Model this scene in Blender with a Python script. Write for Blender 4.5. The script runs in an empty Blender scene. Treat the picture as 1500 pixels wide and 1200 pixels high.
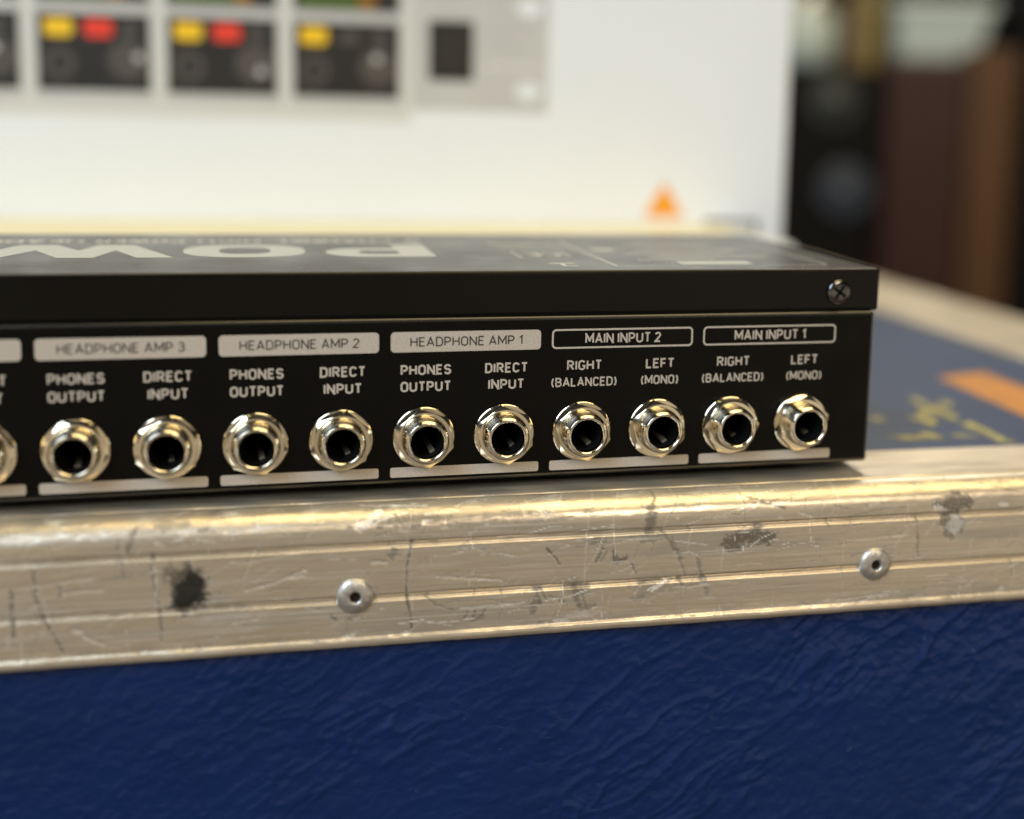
import bpy, bmesh, math, random
import numpy as np
from mathutils import Vector, Matrix

random.seed(7)
MM = 0.001
scene = bpy.context.scene
col = scene.collection

# ------------------------------------------------------------------ camera
cam_d = bpy.data.cameras.new('camera')
cam = bpy.data.objects.new('camera', cam_d)
col.objects.link(cam)
scene.camera = cam
cam.location = (-0.138255, -0.258195, 0.076649)
cam.rotation_euler = (1.42857, -0.02516, -0.25727)
cam_d.sensor_width = 36.0
cam_d.lens = 36.0 * 1889.77 / 1500.0
cam_d.shift_x = (750 - 843.43) / 1500.0
cam_d.shift_y = -(600 - 436.02) / 1500.0
cam_d.clip_start = 0.01
cam_d.clip_end = 30.0
cam_d.dof.use_dof = True
cam_d.dof.focus_distance = 0.270
cam_d.dof.aperture_fstop = cam_d.lens / 10.0

# ------------------------------------------------------------------ world and lamps
w = bpy.data.worlds.new('World')
scene.world = w
w.use_nodes = True
nt = w.node_tree
bg = nt.nodes['Background']
tc = nt.nodes.new('ShaderNodeTexCoord')
sep = nt.nodes.new('ShaderNodeSeparateXYZ')
mr = nt.nodes.new('ShaderNodeMapRange')
mr.inputs[1].default_value = -1.0
mr.inputs[2].default_value = 1.0
rmp = nt.nodes.new('ShaderNodeValToRGB')
els = rmp.color_ramp.elements
els[0].position = 0.30
els[0].color = (0.14, 0.105, 0.07, 1)
els[1].position = 0.58
els[1].color = (0.035, 0.034, 0.032, 1)
for p_, c_ in ((0.385, (0.70, 0.585, 0.43, 1)), (0.47, (0.72, 0.60, 0.44, 1))):  # warm glow band near the horizon, added for the metal to reflect
    e_ = els.new(p_)
    e_.color = c_
nt.links.new(tc.outputs['Generated'], sep.inputs[0])
nt.links.new(sep.outputs['Z'], mr.inputs[0])
nt.links.new(mr.outputs[0], rmp.inputs[0])
wn = nt.nodes.new('ShaderNodeTexNoise')          # noise put in to vary the reflections of an unseen room
wn.inputs['Scale'].default_value = 2.6
wn.inputs['Detail'].default_value = 3
nt.links.new(tc.outputs['Generated'], wn.inputs['Vector'])
wr = nt.nodes.new('ShaderNodeMapRange')
wr.inputs[1].default_value = 0.32
wr.inputs[2].default_value = 0.68
wr.inputs[3].default_value = 0.35
wr.inputs[4].default_value = 1.65
nt.links.new(wn.outputs['Fac'], wr.inputs[0])
wm = nt.nodes.new('ShaderNodeVectorMath')
wm.operation = 'SCALE'
nt.links.new(rmp.outputs[0], wm.inputs[0])
nt.links.new(wr.outputs[0], wm.inputs['Scale'])
nt.links.new(wm.outputs[0], bg.inputs['Color'])
bg.inputs['Strength'].default_value = 0.5


def area_lamp(name, loc, target, size, power, color, size_y=None):
    d = bpy.data.lights.new(name, 'AREA')
    d.energy = power
    d.color = color
    d.size = size
    if size_y:
        d.shape = 'RECTANGLE'
        d.size_y = size_y
    o = bpy.data.objects.new(name, d)
    col.objects.link(o)
    o.location = loc
    o.rotation_euler = (Vector(target) - Vector(loc)).to_track_quat('-Z', 'Y').to_euler()
    return o


# warm shop lamps overhead, cool window daylight upper left, added front fill
area_lamp('ceiling_lamp', (0.20, 0.10, 1.25), (-0.05, 0.0, 0.0), 1.5, 10.5, (1.0, 0.78, 0.38), 1.0)
area_lamp('ceiling_lamp_far', (0.75, 1.55, 1.05), (0.1, 0.1, 0.0), 0.9, 3.8, (1.0, 0.92, 0.78), 0.6)
area_lamp('window_light', (-1.35, -1.15, 1.25), (-0.05, 0.10, 0.05), 1.1, 24, (0.76, 0.89, 1.0), 1.3)
area_lamp('front_lamp', (0.45, -1.5, 0.9), (-0.05, 0.0, 0.0), 0.6, 5, (1.0, 0.80, 0.55), 0.4)  # unseen fill added on the camera side to brighten the fronts

scene.view_settings.view_transform = 'Standard'
scene.view_settings.look = 'None'
scene.view_settings.gamma = 1.0
scene.view_settings.exposure = 0.72
scene.view_settings.use_curve_mapping = False
scene.cycles.max_bounces = 8


# ------------------------------------------------------------------ materials
def mat(name, color, rough=0.5, metal=0.0, spec=0.5, bump=None, bump_dist=0.0001, var=None, rough_var=None, coat=0.0,
        stretch=(1, 1, 1)):
    m = bpy.data.materials.new(name)
    m.use_nodes = True
    n = m.node_tree.nodes
    l = m.node_tree.links
    b = n['Principled BSDF']
    b.inputs['Base Color'].default_value = (*color, 1)
    b.inputs['Roughness'].default_value = rough
    b.inputs['Metallic'].default_value = metal
    b.inputs['Specular IOR Level'].default_value = spec
    b.inputs['Coat Weight'].default_value = coat
    t = n.new('ShaderNodeTexCoord')
    mp = n.new('ShaderNodeMapping')
    mp.inputs['Scale'].default_value = stretch
    l.new(t.outputs['Object'], mp.inputs[0])
    if bump:
        z = n.new('ShaderNodeTexNoise')
        z.inputs['Scale'].default_value = bump[0]
        z.inputs['Detail'].default_value = 4
        bp = n.new('ShaderNodeBump')
        bp.inputs['Strength'].default_value = bump[1]
        bp.inputs['Distance'].default_value = bump_dist
        l.new(mp.outputs[0], z.inputs['Vector'])
        l.new(z.outputs['Fac'], bp.inputs['Height'])
        l.new(bp.outputs[0], b.inputs['Normal'])
    if var:
        z = n.new('ShaderNodeTexNoise')
        z.inputs['Scale'].default_value = var[0]
        z.inputs['Detail'].default_value = 5
        l.new(mp.outputs[0], z.inputs['Vector'])
        mx = n.new('ShaderNodeMix')
        mx.data_type = 'RGBA'
        mx.inputs[6].default_value = (*[c * (1 - var[1]) for c in color], 1)
        mx.inputs[7].default_value = (*[min(1, c * (1 + var[1])) for c in color], 1)
        l.new(z.outputs['Fac'], mx.inputs[0])
        l.new(mx.outputs[2], b.inputs['Base Color'])
    if rough_var:
        z = n.new('ShaderNodeTexNoise')
        z.inputs['Scale'].default_value = rough_var[0]
        z.inputs['Detail'].default_value = 6
        l.new(mp.outputs[0], z.inputs['Vector'])
        r = n.new('ShaderNodeMapRange')
        r.inputs[1].default_value = 0.3
        r.inputs[2].default_value = 0.7
        r.inputs[3].default_value = rough - rough_var[1]
        r.inputs[4].default_value = rough + rough_var[1]
        l.new(z.outputs['Fac'], r.inputs[0])
        l.new(r.outputs[0], b.inputs['Roughness'])
    return m


M = {}
M['black'] = mat('black_powder_coat', (0.0020, 0.0018, 0.0015), 0.29, spec=0.16, bump=(5000, 0.25), bump_dist=0.00002,
                 rough_var=(90, 0.09))
M['lid'] = mat('black_lid_paint', (0.0022, 0.0020, 0.0017), 0.24, spec=0.22, bump=(5000, 0.2), bump_dist=0.00002,
               rough_var=(45, 0.05))
_b = M['lid'].node_tree.nodes['Principled BSDF']
_b.inputs['Sheen Weight'].default_value = 0.20
_b.inputs['Sheen Tint'].default_value = (1.0, 0.93, 0.82, 1)
_b.inputs['Sheen Roughness'].default_value = 0.35
M['edge'] = mat('black_paint_edge', (0.004, 0.0037, 0.003), 0.25, spec=0.9)
M['print'] = mat('beige_print', (0.50, 0.445, 0.385), 0.55, spec=0.3, var=(2600, 0.32))
M['print_dark'] = mat('dark_print', (0.045, 0.04, 0.036), 0.6)
M['lid_print'] = mat('white_lid_print', (0.44, 0.47, 0.48), 0.5, spec=0.3)
M['lid_print_faint'] = mat('grey_lid_print', (0.42, 0.43, 0.42), 0.5, spec=0.3)
M['chrome'] = mat('nickel_plating', (0.80, 0.74, 0.62), 0.09, 1.0, rough_var=(900, 0.03))
M['chrome_nut'] = mat('nickel_nut', (0.78, 0.71, 0.57), 0.11, 1.0, bump=(2500, 0.08), bump_dist=0.00002)
M['bore'] = mat('black_plastic', (0.004, 0.004, 0.004), 0.6, spec=0.2)
M['contact'] = mat('contact_spring', (0.30, 0.27, 0.21), 0.45, 0.5)
M['screw'] = mat('black_zinc_screw', (0.17, 0.17, 0.18), 0.10, 1.0)
M['rubber'] = mat('rubber', (0.012, 0.012, 0.012), 0.8)
M['rivet'] = mat('rivet_aluminium', (0.62, 0.61, 0.59), 0.42, 0.9, bump=(900, 0.6), bump_dist=0.0002, var=(500, 0.25))
M['rivet_hole'] = mat('rivet_hole', (0.02, 0.012, 0.008), 0.8, spec=0.1)
M['steel'] = mat('zinc_steel', (0.55, 0.53, 0.48), 0.35, 1.0)
M['white_card'] = mat('white_card', (0.78, 0.81, 0.85), 0.55, spec=0.3, var=(18, 0.03))
M['ink_silver'] = mat('ink_silver', (0.52, 0.52, 0.51), 0.5, var=(60, 0.12))
M['ink_pale'] = mat('ink_pale_grey', (0.64, 0.64, 0.62), 0.5)
M['ink_dark'] = mat('ink_dark', (0.014, 0.012, 0.010), 0.5, var=(70, 0.3))
M['ink_darker'] = mat('ink_darker', (0.02, 0.018, 0.015), 0.5)
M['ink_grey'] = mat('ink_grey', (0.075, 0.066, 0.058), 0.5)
M['ink_yellow'] = mat('ink_yellow', (0.90, 0.56, 0.01), 0.5)
M['ink_amber'] = mat('ink_amber', (0.35, 0.16, 0.01), 0.5)
M['ink_red'] = mat('ink_red', (0.80, 0.045, 0.02), 0.5)
M['ink_green'] = mat('ink_green', (0.09, 0.16, 0.025), 0.5)
M['ink_orange'] = mat('ink_orange', (0.86, 0.33, 0.008), 0.5)
M['sticker_orange'] = mat('orange_tape', (0.48, 0.19, 0.014), 0.5, var=(140, 0.35))
M['paint_yellow'] = mat('yellow_paint', (0.34, 0.31, 0.09), 0.6, var=(220, 0.6))


def worn(m_, under, scale, lo, hi):
    n = m_.node_tree.nodes
    l = m_.node_tree.links
    b = n['Principled BSDF']
    src = b.inputs['Base Color'].links[0].from_socket
    t = n.new('ShaderNodeTexCoord')
    z = n.new('ShaderNodeTexNoise')
    z.inputs['Scale'].default_value = scale
    z.inputs['Detail'].default_value = 6
    l.new(t.outputs['Object'], z.inputs['Vector'])
    r = n.new('ShaderNodeMapRange')
    r.inputs[1].default_value = lo
    r.inputs[2].default_value = hi
    l.new(z.outputs['Fac'], r.inputs[0])
    mx = n.new('ShaderNodeMix')
    mx.data_type = 'RGBA'
    mx.inputs[7].default_value = (*under, 1)
    l.new(r.outputs[0], mx.inputs[0])
    l.new(src, mx.inputs[6])
    l.new(mx.outputs[2], b.inputs['Base Color'])


worn(M['paint_yellow'], (0.022, 0.052, 0.15), 190, 0.46, 0.62)
worn(M['sticker_orange'], (0.10, 0.08, 0.07), 150, 0.56, 0.75)
M['rail'] = mat('pale_anodised', (0.84, 0.76, 0.50), 0.5, 0.3, var=(40, 0.05))
M['rail_cap'] = mat('grey_cap', (0.55, 0.57, 0.60), 0.5)
M['maroon'] = mat('maroon_panel', (0.030, 0.005, 0.004), 0.5, var=(9, 0.2))
M['wood'] = mat('brown_wood', (0.085, 0.034, 0.008), 0.5, var=(12, 0.3), stretch=(6, 6, 0.6))
M['dark_cloth'] = mat('black_vinyl', (0.003, 0.003, 0.004), 0.7, spec=0.2)
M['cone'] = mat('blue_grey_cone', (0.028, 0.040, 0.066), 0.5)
M['cone_grey'] = mat('grey_cone', (0.032, 0.038, 0.038), 0.5)
M['pale_tub'] = mat('pale_plastic', (0.52, 0.60, 0.58), 0.4)
M['pale_jar'] = mat('pale_jar', (0.45, 0.52, 0.49), 0.4)
M['book_yellow'] = mat('yellow_cover', (0.24, 0.17, 0.03), 0.5)
M['book_brown'] = mat('brown_cover', (0.15, 0.10, 0.05), 0.5)
M['floor'] = mat('floor', (0.10, 0.075, 0.055), 0.5, var=(3, 0.2))
M['wall'] = mat('wall', (0.012, 0.011, 0.012), 0.7, var=(2, 0.3))


def alu_material():
    m = bpy.data.materials.new('worn_aluminium')
    m.use_nodes = True
    n = m.node_tree.nodes
    l = m.node_tree.links
    b = n['Principled BSDF']
    at = n.new('ShaderNodeAttribute')
    at.attribute_name = 'wear'
    sp = n.new('ShaderNodeSeparateColor')
    l.new(at.outputs['Color'], sp.inputs[0])
    t = n.new('ShaderNodeTexCoord')
    mp = n.new('ShaderNodeMapping')
    mp.inputs['Scale'].default_value = (18, 500, 500)
    l.new(t.outputs['Object'], mp.inputs[0])
    z = n.new('ShaderNodeTexNoise')
    z.inputs['Scale'].default_value = 3.0
    z.inputs['Detail'].default_value = 6
    l.new(mp.outputs[0], z.inputs['Vector'])
    z2 = n.new('ShaderNodeTexNoise')
    z2.inputs['Scale'].default_value = 55
    z2.inputs['Detail'].default_value = 6
    l.new(t.outputs['Object'], z2.inputs['Vector'])
    base = n.new('ShaderNodeMix')
    base.data_type = 'RGBA'
    base.inputs[6].default_value = (0.62, 0.545, 0.44, 1)
    base.inputs[7].default_value = (0.88, 0.79, 0.65, 1)
    l.new(z.outputs['Fac'], base.inputs[0])
    md = n.new('ShaderNodeMix')
    md.data_type = 'RGBA'
    md.inputs[7].default_value = (0.16, 0.132, 0.10, 1)
    l.new(sp.outputs['Red'], md.inputs[0])
    l.new(base.outputs[2], md.inputs[6])
    ml = n.new('ShaderNodeMix')
    ml.data_type = 'RGBA'
    ml.inputs[7].default_value = (1.0, 0.97, 0.92, 1)
    l.new(sp.outputs['Green'], ml.inputs[0])
    l.new(md.outputs[2], ml.inputs[6])
    mk = n.new('ShaderNodeMix')
    mk.data_type = 'RGBA'
    mk.inputs[7].default_value = (0.022, 0.022, 0.018, 1)
    l.new(sp.outputs['Blue'], mk.inputs[0])
    l.new(ml.outputs[2], mk.inputs[6])
    l.new(mk.outputs[2], b.inputs['Base Color'])
    # dirt is not metallic
    mt = n.new('ShaderNodeMapRange')
    mt.inputs[3].default_value = 0.84
    mt.inputs[4].default_value = 0.15
    mxx = n.new('ShaderNodeMath')
    mxx.operation = 'MAXIMUM'
    l.new(sp.outputs['Red'], mxx.inputs[0])
    l.new(sp.outputs['Blue'], mxx.inputs[1])
    l.new(mxx.outputs[0], mt.inputs[0])
    l.new(mt.outputs[0], b.inputs['Metallic'])
    ad = n.new('ShaderNodeMath')
    ad.operation = 'MULTIPLY_ADD'
    ad.inputs[1].default_value = 0.18
    ad.inputs[2].default_value = 0.25
    l.new(z2.outputs['Fac'], ad.inputs[0])
    l.new(ad.outputs[0], b.inputs['Roughness'])
    bp = n.new('ShaderNodeBump')
    bp.inputs['Strength'].default_value = 0.30
    bp.inputs['Distance'].default_value = 0.00008
    z3 = n.new('ShaderNodeTexNoise')
    z3.inputs['Scale'].default_value = 420
    z3.inputs['Detail'].default_value = 7
    l.new(t.outputs['Object'], z3.inputs['Vector'])
    hsum = n.new('ShaderNodeMath')
    hsum.operation = 'MULTIPLY_ADD'
    hsum.inputs[1].default_value = 0.8
    l.new(z3.outputs['Fac'], hsum.inputs[0])
    l.new(z.outputs['Fac'], hsum.inputs[2])
    l.new(hsum.outputs[0], bp.inputs['Height'])
    l.new(bp.outputs[0], b.inputs['Normal'])
    return m


M['alu'] = alu_material()


def blue_material():
    m = bpy.data.materials.new('blue_laminate')
    m.use_nodes = True
    n = m.node_tree.nodes
    l = m.node_tree.links
    b = n['Principled BSDF']
    t = n.new('ShaderNodeTexCoord')
    z = n.new('ShaderNodeTexNoise')
    z.inputs['Scale'].default_value = 28
    z.inputs['Detail'].default_value = 7
    l.new(t.outputs['Object'], z.inputs['Vector'])
    mx = n.new('ShaderNodeMix')
    mx.data_type = 'RGBA'
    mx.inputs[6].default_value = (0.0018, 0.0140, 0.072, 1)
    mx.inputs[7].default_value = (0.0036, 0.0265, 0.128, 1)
    l.new(z.outputs['Fac'], mx.inputs[0])
    zf = n.new('ShaderNodeTexNoise')
    zf.inputs['Scale'].default_value = 420
    zf.inputs['Detail'].default_value = 4
    l.new(t.outputs['Object'], zf.inputs['Vector'])
    rf = n.new('ShaderNodeMapRange')
    rf.inputs[1].default_value = 0.72
    rf.inputs[2].default_value = 0.80
    rf.inputs[4].default_value = 0.55
    l.new(zf.outputs['Fac'], rf.inputs[0])
    mf = n.new('ShaderNodeMix')
    mf.data_type = 'RGBA'
    mf.inputs[7].default_value = (0.10, 0.14, 0.22, 1)
    l.new(rf.outputs[0], mf.inputs[0])
    l.new(mx.outputs[2], mf.inputs[6])
    l.new(mf.outputs[2], b.inputs['Base Color'])
    b.inputs['Roughness'].default_value = 0.27
    b.inputs['Specular IOR Level'].default_value = 0.38
    z2 = n.new('ShaderNodeTexNoise')
    z2.inputs['Scale'].default_value = 260
    z2.inputs['Detail'].default_value = 8
    z2.inputs['Distortion'].default_value = 1.2
    l.new(t.outputs['Object'], z2.inputs['Vector'])
    bp = n.new('ShaderNodeBump')
    bp.inputs['Strength'].default_value = 0.45
    bp.inputs['Distance'].default_value = 0.0004
    l.new(z2.outputs['Fac'], bp.inputs['Height'])
    l.new(bp.outputs[0], b.inputs['Normal'])
    return m


M['blue'] = blue_material()
M['blue_top'] = mat('dusty_blue_laminate', (0.015, 0.038, 0.118), 0.42, spec=0.30, var=(45, 0.35), bump=(350, 0.3), bump_dist=0.0002)  # paler, greyer blue: the top's grazing sheen put into the colour


# ------------------------------------------------------------------ object helpers
def link(name, me, material, parent=None, smooth=False):
    if material:
        me.materials.append(material)
    o = bpy.data.objects.new(name, me)
    col.objects.link(o)
    if parent:
        o.parent = parent
    if smooth:
        me.polygons.foreach_set('use_smooth', [True] * len(me.polygons))
    return o


def from_bm(name, bm, material, parent=None, smooth=False, recalc=True):
    if recalc:
        bmesh.ops.recalc_face_normals(bm, faces=bm.faces)
    bmesh.ops.scale(bm, vec=(MM, MM, MM), verts=bm.verts)
    me = bpy.data.meshes.new(name)
    bm.to_mesh(me)
    bm.free()
    return link(name, me, material, parent, smooth)


def copy_obj(src, name, parent, loc=None, rot=None):
    c = src.copy()
    c.name = name
    col.objects.link(c)
    c.parent = parent
    if loc is not None:
        c.location = loc
    if rot is not None:
        c.rotation_euler = rot
    return c


def empty(name, loc=(0, 0, 0), rz=0.0):
    o = bpy.data.objects.new(name, None)
    o.empty_display_size = 0.02
    col.objects.link(o)
    o.location = tuple(c * MM for c in loc)
    o.rotation_euler = (0, 0, rz)
    return o


def tag(o, label, cat, group=None):
    o['label'] = label
    o['category'] = cat
    if group:
        o['group'] = group


def box_bm(x0, x1, y0, y1, z0, z1, bevel=0.0, seg=2):
    bm = bmesh.new()
    vs = [bm.verts.new((x, y, z)) for x in (x0, x1) for y in (y0, y1) for z in (z0, z1)]
    for f in ((0, 1, 3, 2), (4, 6, 7, 5), (0, 4, 5, 1), (2, 3, 7, 6), (0, 2, 6, 4), (1, 5, 7, 3)):
        bm.faces.new([vs[i] for i in f])
    bmesh.ops.recalc_face_normals(bm, faces=bm.faces)
    if bevel:
        bmesh.ops.bevel(bm, geom=bm.edges[:], offset=bevel, segments=seg, profile=0.5, affect='EDGES')
    return bm


def box(name, x0, x1, y0, y1, z0, z1, material, parent=None, bevel=0.0, seg=2):
    return from_bm(name, box_bm(x0, x1, y0, y1, z0, z1, bevel, seg), material, parent, smooth=False)


def lathe_bm(profile, n=48, axis='-Y', close=False):
    """profile: list of (radius, height); revolved about -Y (out of the rear panel) or Z."""
    bm = bmesh.new()
    rings = []
    for r, h in profile:
        ring = []
        for i in range(n):
            a = 2 * math.pi * i / n
            c, s = r * math.cos(a), r * math.sin(a)
            ring.append(bm.verts.new((c, -h, s) if axis == '-Y' else (c, s, h)))
        rings.append(ring)
    pairs = list(zip(rings[:-1], rings[1:]))
    if close:
        pairs.append((rings[-1], rings[0]))
    for a, b in pairs:
        for i in range(n):
            j = (i + 1) % n
            bm.faces.new((a[i], a[j], b[j], b[i]))
    return bm, rings


def cap(bm, ring):
    bm.faces.new(ring)


def round_rect(x0, x1, z0, z1, r, n=6):
    pts = []
    for cx, cz, a0 in ((x1 - r, z1 - r, 0), (x0 + r, z1 - r, 90), (x0 + r, z0 + r, 180), (x1 - r, z0 + r, 270)):
        for i in range(n + 1):
            a = math.radians(a0 + 90 * i / n)
            pts.append((cx + r * math.cos(a), cz + r * math.sin(a)))
    return pts


def plate_bm(pts, y_front, thick, plane='XZ', bm=None):
    """A thin solid plate from an outline. plane XZ: front faces -Y; plane XY: top faces +Z."""
    bm = bm or bmesh.new()

    def P(p, k):
        return (p[0], y_front + k * thick, p[1]) if plane == 'XZ' else (p[0], p[1], y_front - k * thick)
    f = [bm.verts.new(P(p, 0)) for p in pts]
    b = [bm.verts.new(P(p, 1)) for p in pts]
    bm.faces.new(f)
    for i in range(len(pts)):
        j = (i + 1) % len(pts)
        bm.faces.new((f[i], f[j], b[j], b[i]))
    return bm


# ------------------------------------------------------------------ stroke lettering (technical sans, rounded bowls)
def arc(cx, cz, rx, rz, a0, a1, n=7):
    return [(cx + rx * math.cos(math.radians(a0 + (a1 - a0) * i / n)),
             cz + rz * math.sin(math.radians(a0 + (a1 - a0) * i / n))) for i in range(n + 1)]


R_ = 0.24


def obowl(w):
    r = min(R_ + 0.03, w / 2)
    return (arc(w - r, 1 - r, r, r, 90, 0) + arc(w - r, r, r, r, 0, -90) + arc(r, r, r, r, -90, -180)
            + arc(r, 1 - r, r, r, 180, 90) + [(w - r, 1)])


GLY = {
    'A': (0.60, [[(0, 0), (0.30, 1), (0.60, 0)], [(0.11, 0.30), (0.49, 0.30)]]),
    'B': (0.52, [[(0, 0), (0, 1), (0.27, 1)] + arc(0.27, 0.765, 0.21, 0.235, 90, -90) + [(0.0, 0.53)],
                 [(0.27, 0.53)] + arc(0.27, 0.265, 0.25, 0.265, 90, -90) + [(0, 0)]]),
    'C': (0.50, [arc(0.25, 0.74, 0.25, 0.26, 12, 180) + arc(0.25, 0.26, 0.25, 0.26, 180, 348)]),
    'D': (0.52, [[(0, 0), (0, 1), (0.24, 1)] + arc(0.24, 0.72, 0.28, 0.28, 90, 0) + arc(0.24, 0.28, 0.28, 0.28, 0, -90) + [(0, 0)]]),
    'E': (0.44, [[(0.44, 1), (0, 1), (0, 0), (0.44, 0)], [(0, 0.52), (0.38, 0.52)]]),
    'F': (0.43, [[(0.43, 1), (0, 1), (0, 0)], [(0, 0.49), (0.37, 0.49)]]),
    'G': (0.52, [arc(0.26, 0.74, 0.26, 0.26, 22, 180) + arc(0.26, 0.26, 0.26, 0.26, 180, 360) + [(0.52, 0.42), (0.32, 0.42)]]),
    'H': (0.54, [[(0, 0), (0, 1)], [(0.54, 0), (0.54, 1)], [(0, 0.51), (0.54, 0.51)]]),
    'I': (0.0, [[(0, 0), (0, 1)]]),
    'L': (0.42, [[(0, 1), (0, 0), (0.42, 0)]]),
    'M': (0.68, [[(0, 0), (0, 1), (0.34, 0.30), (0.68, 1), (0.68, 0)]]),
    'N': (0.56, [[(0, 0), (0, 1), (0.56, 0), (0.56, 1)]]),
    'O': (0.54, [obowl(0.54)]),
    'P': (0.50, [[(0, 0), (0, 1), (0.24, 1)] + arc(0.24, 0.72, 0.26, 0.28, 90, -90) + [(0, 0.44)]]),
    'R': (0.52, [[(0, 0), (0, 1), (0.25, 1)] + arc(0.25, 0.74, 0.25, 0.26, 90, -90) + [(0, 0.48)], [(0.24, 0.48), (0.52, 0)]]),
    'S': (0.50, [arc(0.25, 0.76, 0.24, 0.24, 15, 180) + arc(0.25, 0.76, 0.24, 0.25, 180, 255) +
                 arc(0.25, 0.26, 0.25, 0.26, 75, -180 + 15)]),
    'T': (0.50, [[(0, 1), (0.50, 1)], [(0.25, 1), (0.25, 0)]]),
    'U': (0.54, [[(0, 1), (0, 0.27)] + arc(0.27, 0.27, 0.27, 0.27, 180, 360) + [(0.54, 1)]]),
    'W': (0.86, [[(0, 1), (0.2, 0), (0.43, 0.95), (0.66, 0), (0.86, 1)]]),
    'X': (0.54, [[(0, 0), (0.54, 1)], [(0, 1), (0.54, 0)]]),
    '(': (0.16, [arc(0.34, 0.46, 0.34, 0.66, 125, 235)]),
    ')': (0.16, [arc(-0.18, 0.46, 0.34, 0.66, 55, -55)]),
    '1': (0.20, [[(0, 0.78), (0.20, 1), (0.20, 0)]]),
    '2': (0.46, [arc(0.23, 0.76, 0.23, 0.24, 170, 0) + arc(0.16, 0.76, 0.30, 0.30, 0, -40)[1:] + [(0, 0), (0.46, 0)]]),
    '3': (0.46, [arc(0.22, 0.765, 0.22, 0.235, 160, -90) + arc(0.22, 0.265, 0.24, 0.265, 90, -160)]),
    '4': (0.50, [[(0.36, 0), (0.36, 0.55)], [(0.26, 1), (0, 0.24), (0.50, 0.24)]]),
    '8': (0.48, [obowl(0.48), [(0, 0.52), (0.48, 0.52)]]),
    '-': (0.26, [[(0, 0.46), (0.26, 0.46)]]),
}


def stroke_layout(text, stroke):
    """unit-height polylines for a text, starting at x = 0 (ink edge to ink edge)."""
    x = stroke / 2
    out = []
    for ch in text:
        if ch == ' ':
            x += 0.30
            continue
        wd, lines = GLY[ch]
        for ln in lines:
            out.append([(x + px, pz) for px, pz in ln])
        x += wd + stroke + 0.10
    return out, x - 0.10 - stroke / 2


def ribbon(bm, pts, hw, to3d, thick):
    """Flat ribbon of half-width hw along a polyline with mitred joints, butt caps and real thickness."""
    for i in range(1, len(pts) - 1):        # sharp joint: two strokes that overrun the joint
        a, b, c = pts[i - 1], pts[i], pts[i + 1]
        d1 = math.hypot(b[0] - a[0], b[1] - a[1])
        d2 = math.hypot(c[0] - b[0], c[1] - b[1])
        if d1 < 1e-6 or d2 < 1e-6:
            continue
        e1 = ((b[0] - a[0]) / d1, (b[1] - a[1]) / d1)
        e2 = ((c[0] - b[0]) / d2, (c[1] - b[1]) / d2)
        if e1[0] * e2[0] + e1[1] * e2[1] < -0.25:
            ribbon(bm, list(pts[:i]) + [(b[0] + e1[0] * hw * 1.6, b[1] + e1[1] * hw * 1.6)], hw, to3d, thick)
            ribbon(bm, [(b[0] - e2[0] * hw * 1.6, b[1] - e2[1] * hw * 1.6)] + list(pts[i + 1:]), hw,
                   lambda p, t: tuple(np.array(to3d(p, t)) + thick), thick)
            return
    q = [pts[0]]
    for p in pts[1:]:
        if (p[0] - q[-1][0]) ** 2 + (p[1] - q[-1][1]) ** 2 > 1e-8:
            q.append(p)
    closed = (q[0][0] - q[-1][0]) ** 2 + (q[0][1] - q[-1][1]) ** 2 < 1e-6
    if closed:
        q = q[:-1]
    n = len(q)

    def nrm(a, b):
        dx, dz = b[0] - a[0], b[1] - a[1]
        d = math.hypot(dx, dz) or 1e-9
        return (-dz / d, dx / d)
    L, Rr = [], []
    for i in range(n):
        n1 = nrm(q[i - 1], q[i]) if (i > 0 or closed) else None
        n2 = nrm(q[i], q[(i + 1) % n]) if (i < n - 1 or closed) else None
        if n1 and n2:
            mx, mz = n1[0] + n2[0], n1[1] + n2[1]
            d = mx * mx + mz * mz
            k = 2.0 / d if d > 0.25 else 2.0 / 0.25 * 0.5
            mx, mz = mx * k, mz * k
        else:
            mx, mz = n1 or n2
        L.append((q[i][0] + mx * hw, q[i][1] + mz * hw))
        Rr.append((q[i][0] - mx * hw, q[i][1] - mz * hw))
    vl = [bm.verts.new(to3d(p, 0)) for p in L]
    vr = [bm.verts.new(to3d(p, 0)) for p in Rr]
    for i in range(n if closed else n - 1):
        j = (i + 1) % n
        bm.faces.new((vl[i], vl[j], vr[j], vr[i]))


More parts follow.
